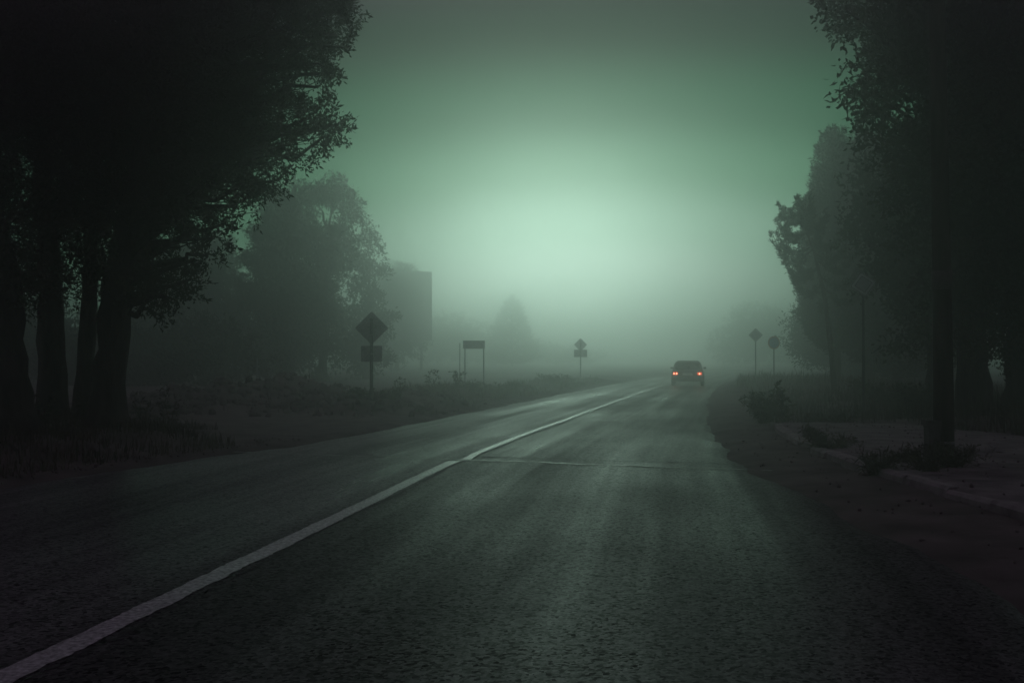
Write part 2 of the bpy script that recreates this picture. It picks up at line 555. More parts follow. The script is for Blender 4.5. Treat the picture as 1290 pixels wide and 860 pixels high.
# the old pavement and its kerb
wy = np.concatenate([np.arange(-30, 0, 2.0), np.arange(0, 20.4, 0.15)])
wt_ = np.linspace(0, 1, 32)
WY, WT = np.meshgrid(wy, wt_, indexing='ij')
k0 = kerb_x(WY) + 0.06
k1 = np.where(WY > 15, 8.6 - 0.9 * sstep(15, 20, WY), 8.6) + 0.5 * fbm(WY * 0 + 5, WY, 0.6, 4)
WX = k0 + (k1 - k0) * WT
WZ = 0.135 + 0.10 * fbm(WX, WY, 0.7, 5) * sstep(0.0, 0.1, WT) - 0.035 * (WT < 0.015) - 0.09 * sstep(19.6, 20.4, WY)
n1, n2 = WX.shape
idx = np.arange(n1 * n2).reshape(n1, n2)
quads = np.stack([idx[:-1, :-1], idx[:-1, 1:], idx[1:, 1:], idx[1:, :-1]], -1).reshape(-1, 4)
pave = np_mesh('pavement', np.stack([WX, WY, WZ], -1).reshape(-1, 3), quads, M_walk, smooth=True)
tag(pave, 'broken old pavement with dirt behind the kerb', kind='structure')
kb = MB()
y = -8.0
while y < 18.6:
    ln = 0.95 + random.uniform(-0.05, 0.05)
    x0, x1 = float(kerb_x(y)), float(kerb_x(y + ln))
    tl, dz, dx = random.uniform(-0.03, 0.03), random.uniform(-0.03, 0.015), random.uniform(-0.035, 0.025)
    w, h = 0.15, 0.145
    sect = lambda xx, zz: [(xx + dx, -0.12), (xx + dx + tl, h - 0.03 + zz), (xx + dx + 0.03 + tl, h + zz), (xx + dx + w, h + zz), (xx + dx + w, -0.12)]
    za, zb = dz + random.uniform(-0.01, 0.01), dz + random.uniform(-0.01, 0.01)
    A = [(px_, y + 0.008, pz_) for px_, pz_ in sect(x0, za)]
    B = [(px_, y + ln - 0.008, pz_) for px_, pz_ in sect(x1, zb)]
    if not (14.2 < y < 15.0):
        kb.loft([A, B])
    y += ln
tag(kb.build('kerb', M_kerb), 'chipped concrete kerb stones along the right pavement', kind='structure')


# ------------------------------------------------------------------ foliage and trees
def leaf_arrays(P, D, per, spray, jitter, length, width, spread=0.8):
    """leaves along short sprays: P cluster points, D spray directions"""
    N = len(P)
    D = D / (np.linalg.norm(D, axis=1)[:, None] + 1e-9)
    P = np.repeat(P, per, 0)
    D = np.repeat(D, per, 0)
    n = len(P)
    t = rng.random(n)
    pos = P + D * (t * spray)[:, None] + rng.normal(size=(n, 3)) * jitter * (1.05 - 0.6 * t)[:, None]
    ax = D * 0.75 + rng.normal(size=(n, 3)) * spread
    ax /= np.linalg.norm(ax, axis=1)[:, None] + 1e-9
    sd = np.cross(ax, rng.normal(size=(n, 3)))
    sd /= np.linalg.norm(sd, axis=1)[:, None] + 1e-9
    up = np.cross(ax, sd)
    ln = length * rng.uniform(0.40, 1.45, n)
    wd = width * rng.uniform(0.6, 1.2, n)
    bend = rng.normal(size=n) * 0.15 * ln
    v0 = pos
    v1 = pos + ax * (ln * 0.45)[:, None] + sd * (wd / 2)[:, None]
    v2 = pos + ax * ln[:, None] + up * bend[:, None]
    v3 = pos + ax * (ln * 0.45)[:, None] - sd * (wd / 2)[:, None]
    V = np.stack([v0, v1, v2, v3], 1).reshape(-1, 3)
    Q = np.arange(4 * n).reshape(-1, 4)
    return V, Q


def curve(a, b, sag=0.0, n=6, wob=0.0):
    a, b = np.array(a, float), np.array(b, float)
    t = np.linspace(0, 1, n)[:, None]
    p = a + (b - a) * t
    p[:, 2] += sag * np.sin(np.pi * t[:, 0])
    if wob: p[1:-1] += rng.normal(size=(n - 2, 3)) * wob
    return p


def broadleaf(name, label, base, trunk, lobes, per=24, spray=0.45, length=0.11, width=0.05, density=60.0, group=None,
              leaf=None, twig_every=4, jitter=0.10, cat='tree', limb_r=0.10, droop=0.0):
    """trunk: list of (point, radius); lobes: (centre, (rx, ry, rz), density factor)"""
    base = np.array(base, float)
    root = empty(name, base, 0, label, cat, group)
    tp = np.array([p for p, r in trunk]) - base
    tr = [r for p, r in trunk]
    tb, bb = MB(), MB()
    # roots flare and slightly knotted trunk
    n = 26
    s = np.linspace(0, 1, n)
    seg = np.linspace(0, 1, len(tp))
    pts = np.stack([np.interp(s, seg, tp[:, i]) for i in range(3)], 1)
    pts[1:] += rng.normal(size=(n - 1, 3)) * (0.045 * np.array(tr).max() * np.array([1, 1, 0.2]))
    rr = np.interp(s, seg, tr) * (1 + 0.07 * rng.normal(size=n))
    rr[0] *= 1.75
    rr[1] *= 1.22
    rr[2] *= 1.06
    pts[0, 2] -= 0.15
    tb.tube(pts, list(rr), 14)
    Ps, Ds = [], []
    for c, rad, dens in lobes:
        c = np.array(c, float) - base
        rad = np.array(rad, float)
        vol_area = (rad[0] * rad[2] * np.pi) * (0.6 + 0.4 * rad[1])
        k = max(6, int(density * dens * vol_area))
        q = rng.normal(size=(k, 3))
        q /= np.linalg.norm(q, axis=1)[:, None]
        rr_ = rng.random(k) ** 0.42
        lump = 0.78 + 0.5 * (vnoise(q[:, 0] * 2.3 + c[0] * 3 + 40, q[:, 2] * 2.3 + q[:, 1] * 2 + c[2] * 3 + 40))
        P = c + q * rad * (rr_ * lump)[:, None]
        out = q * 0.8 + np.array([0, 0, 0.25 - droop]) + (c - np.array([0, 0, c[2]])) * 0.05
        out += rng.normal(size=(k, 3)) * 0.35
        P[:, 2] = np.maximum(P[:, 2], 0.3)
        sc_ = 0.75 / max(0.25, spray)
        hole = vnoise(P[:, 0] * sc_ + 60 + base[0], P[:, 2] * sc_ + P[:, 1] * 0.35 * sc_ + 50) * 0.7 + vnoise(P[:, 0] * sc_ * 2.3 + 20, P[:, 2] * sc_ * 2.3 + 90) * 0.3
        kp = hole > 0.42 * sstep(0.30, 0.85, rr_) + 0.08
        P, out = P[kp], out[kp]
        k = len(P)
        Ps.append(P)
        Ds.append(out)
        # the limb that carries this lobe
        hgt = np.clip(c[2] - 0.55 * np.hypot(c[0] - tp[-1][0] * 0.5, c[1]), tp[-1][2] * 0.22, tp[-1][2] * 0.96)
        st = np.array([np.interp(hgt, tp[:, 2], tp[:, i]) for i in range(3)])
        limb = curve(st, c, 0.12 * np.linalg.norm(c - st) * (1 - 2 * droop), 7, 0.05 * np.linalg.norm(c - st) ** 0.5)
        lr = min(limb_r, 0.05 + 0.035 * np.linalg.norm(c - st))
        bb.tube(limb, list(np.linspace(lr, 0.02, 7)), 7)
        for j in range(0, k, twig_every):
            a = limb[rng.integers(3, 7)]
            bb.tube(curve(a, P[j], -0.05, 4, 0.04), [0.016, 0.012, 0.008, 0.004], 4, cap=False)
    P, D = np.concatenate(Ps), np.concatenate(Ds)
    V, Q = leaf_arrays(P, D, per, spray, jitter, length, width)
    tb.build('trunk', M_bark, root, smooth=True)
    bb.build('branches', M_bark, root, smooth=True)
    np_mesh('crown', V, Q, leaf or M_leaf, root)
    return root


def LO(px, py, rx, ry_, Y, rY, dens=1.0):
    """a lobe of a crown, measured on the photograph and set at its own distance and depth"""
    s = Y / F
    return (W(px, py, Y), (rx * s, rY, ry_ * s), dens)


def trunk_at(px, Y, w, top, lean=0.0, bend=0.0):
    x = (px - 645.0) / F * Y
    z = gh(x, Y)
    h = top - z
    return (x, Y, z), [((x, Y, z), w), ((x + lean * 0.3 + bend, Y + 0.05, z + h * 0.33), w * 0.82), ((x + lean * 0.65 + bend, Y - 0.1, z + h * 0.66), w * 0.60), ((x + lean, Y, z + h), w * 0.16)]


near_grp = 'old trees on the left verge'
b, tk = trunk_at(134, 16.0, 0.29, 7.6, 1.1)
tk[1] = ((b[0] + 0.12, 16.05, b[2] + 2.1), 0.25)
broadleaf('verge_tree', 'dark leafy tree overhanging the left lane, its thick trunk ending the row toward the road', b, tk, [
    LO(365, 35, 60, 48, 15.6, 1.36, 0.9), LO(300, 30, 70, 60, 16.0, 1.53, 1.5), LO(330, 100, 60, 36, 15.7, 1.19, 0.55), LO(290, 130, 80, 50, 16.0, 1.53, 1.2),
    LO(355, 170, 45, 32, 15.5, 0.94, 0.9), LO(290, 205, 62, 48, 15.8, 1.27, 1.4), LO(235, 260, 55, 48, 15.8, 1.10, 1.3), LO(225, 150, 95, 95, 16.3, 1.87, 1.5),
    LO(195, 335, 34, 48, 15.8, 0.77, 1.0), LO(215, 375, 20, 24, 15.6, 0.51, 1.2), LO(150, 240, 80, 90, 16.3, 1.53, 1.4), LO(180, 50, 120, 90, 16.5, 2.04, 1.5),
    LO(408, 172, 17, 14, 15.4, 0.34, 1.3), LO(422, 158, 7, 10, 15.4, 0.21, 1.6), LO(425, 45, 14, 42, 15.4, 0.42, 1.1), LO(400, 80, 20, 18, 15.4, 0.51, 1.2),
    LO(310, 250, 20, 18, 15.5, 0.42, 1.1), LO(270, 300, 14, 15, 15.4, 0.34, 1.2), LO(248, 328, 12, 12, 15.4, 0.34, 1.2), LO(150, 345, 30, 36, 16.2, 0.68, 1.0),
    LO(432, 12, 10, 16, 15.4, 0.3, 1.4), LO(433, 60, 9, 12, 15.4, 0.3, 1.4), LO(418, 92, 10, 9, 15.4, 0.3, 1.3), LO(398, 110, 9, 9, 15.4, 0.3, 1.3), LO(392, 148, 12, 10, 15.4, 0.3, 1.3), LO(380, 196, 14, 8, 15.4, 0.3, 1.2), LO(345, 228, 14, 10, 15.5, 0.3, 1.2), LO(282, 283, 9, 8, 15.5, 0.25, 1.4), LO(262, 322, 8, 9, 15.5, 0.25, 1.4), LO(240, 352, 10, 9, 15.6, 0.25, 1.4), LO(190, 392, 12, 8, 15.6, 0.3, 1.4), LO(390, -20, 60, 40, 16.0, 1.53, 1.0), LO(250, -25, 120, 55, 16.3, 1.87, 1.0)],
    per=40, density=120, spray=0.27, length=0.085, width=0.036, jitter=0.06, group=near_grp)
b, tk = trunk_at(105, 16.8, 0.16, 7.3, 0.3)
broadleaf('verge_tree', 'slender dark trunk half hidden beside the thick roadside trunk of the row', b, tk, [
    LO(110, 140, 85, 90, 17.1, 1.53, 1.2), LO(95, 270, 60, 75, 17.0, 1.02, 1.3), LO(105, 350, 22, 40, 16.8, 0.51, 0.9)],
    per=22, density=135, spray=0.34, length=0.085, width=0.036, group=near_grp)
b, tk = trunk_at(68, 17.2, 0.24, 7.5, -0.3)
broadleaf('verge_tree', 'black tree second from the photo edge in the left row with an upright trunk', b, tk, [
    LO(50, 90, 115, 110, 17.3, 2.04, 1.2), LO(60, 250, 80, 80, 17.2, 1.36, 1.3), LO(45, 345, 45, 42, 17.0, 0.77, 1.1), LO(20, 0, 140, 70, 17.3, 2.04, 0.9)],
    per=22, density=127, spray=0.34, length=0.085, width=0.036, group=near_grp)
b, tk = trunk_at(10, 14.8, 0.35, 7.1, -0.6)
broadleaf('verge_tree', 'broadest black trunk of the left row, cut by the edge of the photo', b, tk, [
    LO(-20, 130, 100, 130, 15.0, 1.87, 1.2), LO(0, 290, 70, 80, 14.9, 1.27, 1.3), LO(10, 380, 40, 40, 14.9, 0.77, 1.1), LO(-60, 40, 130, 100, 15.0, 2.04, 0.9)],
    per=22, density=127, spray=0.34, length=0.085, width=0.036, group=near_grp)

# right: the leafy trees behind the utility pole
rg = 'dark trees behind the pavement'
b, tk = trunk_at(1228, 20.5, 0.34, 8.8, -0.3)
broadleaf('roadside_tree', 'near black tree on the right with loose round leaves against the sky at its top', b, tk, [
    LO(1100, 25, 40, 38, 17.6, 0.8, 0.85), LO(1128, 85, 46, 52, 18, 1.1, 1.0), LO(1105, 120, 26, 34, 17.8, 0.6, 0.8), LO(1120, 170, 38, 30, 18, 0.9, 0.75),
    LO(1075, 110, 10, 10, 17.4, 0.3, 0.9), LO(1066, 14, 12, 20, 17.4, 0.3, 0.8), LO(1190, 60, 75, 90, 18.6, 1.9, 1.2), LO(1185, 190, 65, 75, 18.6, 1.6, 1.2), LO(1260, 110, 90, 120, 19, 2.0, 1.2),
    LO(1265, 280, 70, 90, 19.5, 1.5, 1.3), LO(1210, 320, 60, 70, 19.5, 1.3, 1.2), LO(1160, -20, 100, 50, 18.8, 2.0, 0.9), LO(1240, 400, 50, 45, 19.8, 0.9, 0.9)],
    per=20, density=95, spray=0.42, length=0.12, width=0.075, group=rg, jitter=0.13)
b, tk = trunk_at(1284, 22.0, 0.36, 8.8, 0.4)
broadleaf('roadside_tree', 'black tree at the right edge of the photo beyond the utility pole', b, tk, [
    LO(1310, 120, 90, 130, 22, 2.0, 1.1), LO(1300, 300, 60, 90, 22, 1.4, 1.2), LO(1290, 400, 35, 45, 21.8, 0.9, 0.8), LO(1262, 440, 16, 26, 21.6, 0.5, 0.6)],
    per=20, density=75, spray=0.45, length=0.13, width=0.075, group=rg, jitter=0.13)
b, tk = trunk_at(1180, 27.0, 0.30, 9.0, 0.2)
broadleaf('roadside_tree', 'dark rounded tree in the mist just left of the utility pole', b, tk, [
    LO(1150, 240, 62, 70, 26, 1.6, 1.2), LO(1140, 310, 55, 52, 26, 1.4, 1.3), LO(1185, 330, 60, 66, 26.5, 1.6, 1.3), LO(1120, 345, 30, 30, 26, 0.8, 1.1), LO(1200, 230, 70, 90, 27, 2.0, 1.2),
    LO(1165, 385, 38, 26, 26, 0.8, 0.9), LO(1150, 432, 18, 7, 25.5, 0.3, 1.4), LO(1135, 438, 9, 5, 25.4, 0.2, 1.8), LO(1210, 410, 40, 40, 27, 0.9, 0.9), LO(1095, 280, 18, 30, 26, 0.5, 1.0)],
    per=20, density=75, spray=0.5, length=0.15, width=0.085, group=rg, jitter=0.15)


# unseen trees added beside and behind the camera, their crowns shading the foreground
added_shade_rows = [(-8.6, 8.6, 'left'), (-8.2, 3.2, 'left'), (-8.8, -2.6, 'left'), (-8.4, -8.5, 'left'), (9.8, 9.2, 'right'), (9.4, 3.6, 'right'), (9.9, -2.4, 'right'), (9.5, -8.2, 'right')]
for i, (x, y, sd) in enumerate(added_shade_rows):
    sg_ = -1 if sd == 'left' else 1
    z = gh(x, y)
    tk = [((x, y, z), 0.34), ((x + 0.1, y, z + 3), 0.28), ((x, y + 0.1, z + 6), 0.2), ((x - 0.2 * sg_, y, z + 9), 0.06)]
    broadleaf('verge_tree' if sd == 'left' else 'roadside_tree',
              ('unseen tree added to the left row nearer than the broadest trunk, for shade' if sd == 'left' else 'unseen tree added to the right row nearer than the utility pole, for shade'),
              (x, y, z), tk, [
        ((x, y, 6.4), (2.6, 2.6, 2.4), 1.0), ((x - 1.6 * sg_, y + 0.6, 7.2), (2.2, 2.2, 1.7), 1.0), ((x + 1.6 * sg_, y - 0.8, 7.0), (2.2, 2.2, 1.8), 1.0), ((x, y, 8.3), (2.2, 2.2, 1.3), 1.0), ((x + 0.6 * sg_, y, 4.2), (1.8, 2.0, 1.4), 0.8)],
        per=16, density=24, spray=0.5, length=0.20, width=0.09, group=near_grp if sd == 'left' else rg, twig_every=10)


def conifer(name, label, px, Y, top_px, half_px, foot_py=None, n=1600, per=16, leaf_l=0.22, leaf_w=0.07, spray=0.5, group=None, upturn=0.5, power=0.9, bare=0.05, depth=1.0):
    x = (px - 645.0) / F * Y
    z = gh(x, Y)
    H = float(W(px, top_px, Y)[2]) - z
    Rm = half_px * Y / F
    base = np.array([x, Y, z])
    root = empty(name, base, 0, label, 'tree', group)
    tb = MB()
    hs = np.linspace(-0.15, H * 0.97, 14)
    tb.tube([(0.04 * math.sin(h * 1.1), 0.03 * math.cos(h), h) for h in hs], list(np.linspace(0.05 + 0.018 * H, 0.02, 14)), 10)
    tb.build('trunk', M_bark, root, smooth=True)
    t = bare + (1 - bare) * (1 - rng.random(n) ** 0.62)
    az = rng.random(n) * 2 * np.pi
    lump = 0.72 + 0.55 * vnoise(az * 1.6 + 7 * x, t * 9 + 5)
    r = Rm * (1 - t) ** power * sstep(bare * 0.8 - 0.05, bare + 0.12, t) * lump * np.sqrt(rng.uniform(0.25, 1.0, n))
    P = np.stack([r * np.cos(az), r * np.sin(az) * depth, t * H], 1)
    D = np.stack([np.cos(az), np.sin(az), upturn + 0.25 * rng.normal(size=n)], 1)
    lead = np.stack([rng.normal(size=30) * 0.04, rng.normal(size=30) * 0.04, H * rng.uniform(0.9, 0.99, 30)], 1)
    P = np.concatenate([P, lead])
    D = np.concatenate([D, np.tile([0, 0, 1.0], (30, 1)) + rng.normal(size=(30, 3)) * 0.25])
    V, Q = leaf_arrays(P, D, per, spray, 0.10, leaf_l, leaf_w, 0.5)
    np_mesh('crown', V, Q, M_needle, root)
    return root


cg = 'conifers in the mist on the right'
conifer('conifer', 'pointed misty conifer on the right, its narrow tip against the green sky', 1052, 42, 168, 44, n=2600, upturn=0.9, power=0.62, group=cg, bare=0.14)
conifer('conifer', 'broader misty conifer rising behind the dark rounded tree on the right', 1092, 43, 166, 58, n=2600, upturn=0.9, power=0.6, group=cg, bare=0.16)
conifer('conifer', 'dim dense conifer partly hidden behind the tilted diamond sign', 1130, 44, 195, 66, n=2400, upturn=0.8, power=0.6, group=cg)

# the ragged spruce with upturned branch ends
Ys = 34.0
path = [W(p, q, Ys) for p, q in ((1052, 492), (1046, 430), (1038, 370), (1026, 318), (1013, 284), (1004, 252))]
sb = np.array([path[0][0], Ys, gh(path[0][0], Ys)])
spruce = empty('spruce', sb, 0, 'ragged leaning spruce with drooping branches that turn up at their ends', 'tree')
tb, bb = MB(), MB()
pp = np.array(path) - sb
pp[0, 2] = -0.1
tb.tube(pp, [0.10, 0.085, 0.07, 0.05, 0.03, 0.008], 10)
tb.build('trunk', M_bark, spruce, smooth=True)
Ps, Ds = [], []


def spruce_branch(a, length, az, droop):
    n = 12
    t = np.linspace(0, 1, n)
    out = np.array([math.cos(az), math.sin(az), 0])
    z = -droop * np.sin(t * np.pi * 0.8) * length * 0.5 + (t ** 3.2) * length * 0.55
    p = a + out * (t * length)[:, None]
    p[:, 2] += z
    bb.tube(p, list(np.linspace(0.03, 0.008, n)), 5)
    d = np.gradient(p, axis=0)
    for q, dd, tt in zip(p[2:], d[2:], t[2:]):
        for _ in range(4 if tt < 0.9 else 2):
            Ps.append(q + rng.normal(size=3) * 0.05)
            Ds.append(dd / np.linalg.norm(dd) * 0.9 + rng.normal(size=3) * 0.35 + np.array([0, 0, -0.15 * (tt < 0.7)]))


tt = np.linspace(0, 1, 6)
for k in range(15):
    s = 0.40 + 0.58 * (k / 14.0)
    a = np.array([np.interp(s, tt, pp[:, i]) for i in range(3)])
    L = (0.35 + 1.35 * (1 - s) / 0.6) * random.uniform(0.75, 1.15)
    spruce_branch(a, L, -0.9 + 1.8 * ((k * 0.618) % 1.0) + (0.0 if k % 3 else 2.2), random.uniform(0.4, 0.8))
for p, q, L in ((1009, 270, 0.68), (1016, 292, 0.95), (1025, 313, 1.35), (1030, 336, 0.85), (1036, 358, 1.0)):
    spruce_branch(W(p, q, Ys) - sb, L, math.pi + random.uniform(-0.12, 0.12), 0.75)
for q in np.linspace(0.72, 1.0, 46):
    Ps.append(np.array([np.interp(q, tt, pp[:, i]) for i in range(3)]) + rng.normal(size=3) * 0.05 * (1.3 - q))
    Ds.append(np.array([-0.2, 0, 0.9]) + rng.normal(size=3) * 0.45)
bb.build('branches', M_bark, spruce, smooth=True)
V, Q = leaf_arrays(np.array(Ps), np.array(Ds), 30, 0.15, 0.035, 0.13, 0.034, 0.5)
np_mesh('crown', V, Q, M_needle, spruce)

b, tk = trunk_at(1060, 60, 0.25, 5.6, 0.2)
broadleaf('misty_tree', 'pale grey bushy tree in the mist below the conifers on the right', b, tk, [
    LO(1042, 415, 44, 52, 60, 2.0, 1.0), LO(1075, 400, 50, 60, 60, 2.2, 1.0), LO(1045, 370, 32, 28, 60, 1.5, 0.9), LO(1100, 430, 55, 50, 60, 2.2, 1.0), LO(1070, 455, 50, 22, 60, 1.5, 1.0)],
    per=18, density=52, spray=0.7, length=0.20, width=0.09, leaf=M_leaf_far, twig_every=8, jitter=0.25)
b, tk = trunk_at(1150, 56, 0.25, 6.5, 0.2)
broadleaf('misty_tree', 'dim leafy tree in the mist behind the post of the tilted diamond sign', b, tk, [
    LO(1140, 400, 60, 70, 56, 2.2, 1.0), LO(1190, 400, 60, 80, 56, 2.4, 1.0), LO(1160, 450, 60, 30, 56, 2.0, 1.0)],
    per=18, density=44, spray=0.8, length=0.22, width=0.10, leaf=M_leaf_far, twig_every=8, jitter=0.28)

# left: the grey wood in the mist, tree by tree
mg = 'grey trees in the mist on the left'
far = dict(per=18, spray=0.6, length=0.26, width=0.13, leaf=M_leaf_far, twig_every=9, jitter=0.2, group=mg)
b, tk = trunk_at(405, 60, 0.3, 9.0, 0.6)
broadleaf('misty_tree', 'tallest misty tree on the left with open gaps in its ragged top', b, tk, [
    LO(417, 238, 17, 14, 60, 1.0, 1.3), LO(397, 246, 9, 20, 60, 0.9, 0.9), LO(439, 262, 10, 32, 60, 0.9, 1.0), LO(418, 292, 9, 14, 60, 1.0, 0.8), LO(425, 315, 30, 24, 60, 1.4, 1.0),
    LO(398, 362, 44, 48, 60, 2.2, 0.9), LO(378, 420, 48, 52, 60, 2.2, 0.9), LO(395, 315, 22, 36, 60, 1.3, 0.9)], density=32, **far)
b, tk = trunk_at(355, 61, 0.3, 7.6, 0.3)
broadleaf('misty_tree', 'wide misty grey tree behind the overhanging tree on the left', b, tk, [
    LO(370, 275, 22, 44, 61, 1.4, 1.0), LO(350, 310, 34, 50, 61, 1.8, 1.0), LO(362, 370, 60, 60, 61, 2.0, 1.0), LO(345, 435, 50, 45, 61, 2.0, 1.0)], density=32, **far)
b, tk = trunk_at(262, 66, 0.3, 8.4, 0.2)
broadleaf('misty_tree', 'broad pale misty tree beyond the low scrub tree on the left', b, tk, [
    LO(262, 340, 52, 46, 66, 2.4, 1.0), LO(215, 375, 50, 50, 66, 2.4, 1.0), LO(285, 400, 55, 55, 66, 2.4, 1.0), LO(180, 420, 50, 50, 66, 2.4, 1.0)], density=22, **far)
b, tk = trunk_at(215, 50, 0.2, 3.4, 0.3)
broadleaf('misty_tree', 'low dim misty scrub tree beyond the thick dark trunk at left', b, tk, [
    LO(190, 452, 50, 40, 50, 1.8, 0.9), LO(245, 445, 50, 42, 50, 1.8, 0.8), LO(290, 455, 44, 34, 50, 1.8, 0.8)], density=50, **far)
b, tk = trunk_at(90, 52, 0.2, 3.4, 0.2)
broadleaf('misty_tree', 'low dim misty scrub tree glimpsed between the black trunks at left', b, tk, [
    LO(60, 440, 60, 46, 52, 1.8, 0.9), LO(125, 445, 50, 44, 52, 1.8, 0.8), LO(0, 440, 50, 50, 52, 1.8, 0.8)], density=30, **far)
b, tk = trunk_at(462, 66, 0.22, 7.6, 0.2)
broadleaf('misty_tree', 'misty tree with two small peaks left of the billboard', b, tk, [
    LO(463, 304, 8, 20, 66, 0.7, 1.2), LO(475, 326, 7, 22, 66, 0.6, 1.1), LO(458, 352, 24, 36, 66, 1.6, 1.0), LO(462, 410, 30, 46, 66, 2.0, 1.0), LO(455, 450, 34, 24, 66, 2.0, 0.9)], density=26, **far)
b, tk = trunk_at(500, 112, 0.26, 7.6, 0.0)
broadleaf('misty_tree', 'pale misty tree rising just behind the billboard', b, tk, [
    LO(498, 362, 24, 28, 112, 1.8, 1.0), LO(513, 345, 14, 14, 112, 1.4, 0.9), LO(508, 395, 26, 36, 112, 2.2, 1.0), LO(495, 430, 36, 32, 112, 2.2, 1.0)], density=18, **far)
b, tk = trunk_at(585, 180, 0.26, 5.0, 0.0)
broadleaf('misty_tree', 'faint low tree in the mist behind the small board on two legs', b, tk, [
    LO(575, 424, 38, 30, 180, 2.4, 0.9), LO(605, 438, 40, 26, 180, 2.4, 0.9), LO(550, 432, 34, 30, 180, 2.4, 0.9)], density=15, **far)
b, tk = trunk_at(955, 165, 0.28, 5.0, 0.0)
far2 = dict(far); far2['group'] = None
broadleaf('misty_tree', 'faint round tree in the mist above the diamond and round signs', b, tk, [
    LO(950, 416, 34, 32, 165, 2.6, 0.9), LO(975, 424, 36, 32, 165, 2.6, 0.9), LO(932, 434, 36, 24, 165, 2.4, 0.9)], density=15, **far2)
conifer('conifer', 'faint pointed conifer far in the mist beyond the small board on two legs', 645, 165, 377, 36, n=1300, per=14, leaf_l=0.4, leaf_w=0.14, spray=0.8, upturn=0.4, power=0.75)
b, tk = trunk_at(700, 190, 0.2, 3.0, 0.0)
broadleaf('misty_tree', 'faint low tree in the mist right of the pointed conifer', b, tk, [
    LO(690, 444, 36, 12, 190, 2.4, 0.9), LO(725, 450, 36, 10, 190, 2.4, 0.9)], density=15, **far)


# ------------------------------------------------------------------ weeds, bushes and grass
def weed(name, label, px, Y, h, stems, spread=0.35, leaf_l=0.09, leaf_w=0.04, per=5, cat='plant', group=None, z=None, dense=10):
    x = (px - 645.0) / F * Y
    zz = gh(x, Y) if z is None else z
    root = empty(name, (x, Y, zz), 0, label, cat, group)
    sm, Ps, Ds = MB(), [], []
    for k in range(stems):
        a = random.uniform(0, 6.283)
        hh = h * random.uniform(0.45, 1.0)
        tip = np.array([math.cos(a) * spread * random.uniform(0.3, 1.0), math.sin(a) * spread * random.uniform(0.3, 1.0), hh])
        p = curve((random.uniform(-0.06, 0.06), random.uniform(-0.06, 0.06), -0.05), tip, 0.12 * hh, 6, 0.02 * h)
        sm.tube(p, list(np.linspace(0.007, 0.002, 6)), 4, cap=False)
        m = max(3, int(dense * hh / h))
        for s in np.linspace(0.18, 1.0, m):
            q = np.array([np.interp(s, np.linspace(0, 1, 6), p[:, i]) for i in range(3)])
            Ps.append(q)
            Ds.append(rng.normal(size=3) + np.array([0, 0, 0.5]))
    sm.build('stem', M_weed, root)
    V, Q = leaf_arrays(np.array(Ps), np.array(Ds), per, leaf_l * 0.8, leaf_l * 0.25, leaf_l, leaf_w, 0.7)
    np_mesh('foliage', V, Q, M_weed, root)
    return root


wg = 'weeds on the left verge'
weed('weed', 'tall thin weed with jagged leaves beside the thick trunk on the left', 182, 19.0, 0.55, 6, 0.20, 0.10, 0.035, group=wg)
weed('weed', 'leaning tall weed in front of the earth heaps on the left', 216, 18.4, 0.75, 5, 0.32, 0.10, 0.035, group=wg)
weed('weed', 'bushy low weed on the dark grass at the left road edge', 120, 16.0, 0.45, 16, 0.40, 0.10, 0.03, group=wg)
weed('weed', 'scrubby weed under the broadest trunk at the left edge of the photo', 40, 15.0, 0.55, 14, 0.45, 0.10, 0.03, group=wg)
weed('weed', 'thick clump of weed left of the foot of the diamond and plate sign', 452, 25.2, 0.30, 16, 0.35, 0.08, 0.035, group=wg)
weed('weed', 'dark clump of weed right of the foot of the diamond and plate sign', 490, 25.6, 0.40, 16, 0.40, 0.08, 0.035, group=wg)
weed('weed', 'wispy tall weed standing right of the diamond and plate sign', 502, 26.5, 0.80, 4, 0.25, 0.08, 0.03, group=wg)
weed('weed', 'tall single stemmed weed on the bank left of the small board', 545, 33.5, 0.95, 3, 0.22, 0.12, 0.04, group=wg)
weed('weed', 'short weed with a few leaves beside the thin stake', 576, 34.5, 0.55, 5, 0.25, 0.10, 0.04, group=wg)
weed('weed', 'feathery weed thicket between the legs of the small board', 602, 35.0, 0.38, 22, 0.6, 0.10, 0.03, group=wg)
weed('weed', 'dense weed thicket on the bank right of the small board', 632, 36.0, 0.36, 30, 0.8, 0.10, 0.03, group=wg)
weed('weed', 'low weed thicket on the bank left of the small board', 560, 34.0, 0.24, 26, 0.8, 0.10, 0.03, group=wg)
weed('weed', 'hazy weed mound near the far diamond and plate sign', 700, 48.0, 0.40, 34, 1.2, 0.12, 0.04, group=wg)
bg_ = 'plants along the right verge'
weed('bush', 'dark leafy bush at the far end of the kerb', 962, 20.6, 0.58, 70, 0.46, 0.085, 0.032, per=6, cat='bush', group=bg_)
weed('bush', 'upright leafy sprig growing out beside the bush at the kerb end', 986, 20.2, 0.90, 7, 0.18, 0.11, 0.07, per=5, cat='bush', group=bg_, dense=8)
weed('weed', 'low leafy weed on the pavement behind the dark bush', 1022, 20.0, 0.20, 16, 0.20, 0.08, 0.05, group=bg_)
weed('weed', 'spreading low weed on the pavement in front of the tilted diamond sign', 1046, 20.2, 0.18, 22, 0.5, 0.08, 0.04, group=bg_)
weed('weed', 'spiky weed sprouting from the kerb near the utility pole', 1106, 11.6, 0.24, 22, 0.26, 0.10, 0.016, group=bg_, z=0.05)
weed('weed', 'dead flat clump on the pavement at the kerb edge', 1050, 14.3, 0.10, 16, 0.42, 0.09, 0.03, group=bg_, z=0.14)
weed('weed', 'small dead clump on the pavement nearer the kerb end', 1020, 16.2, 0.10, 12, 0.35, 0.09, 0.03, group=bg_, z=0.14)
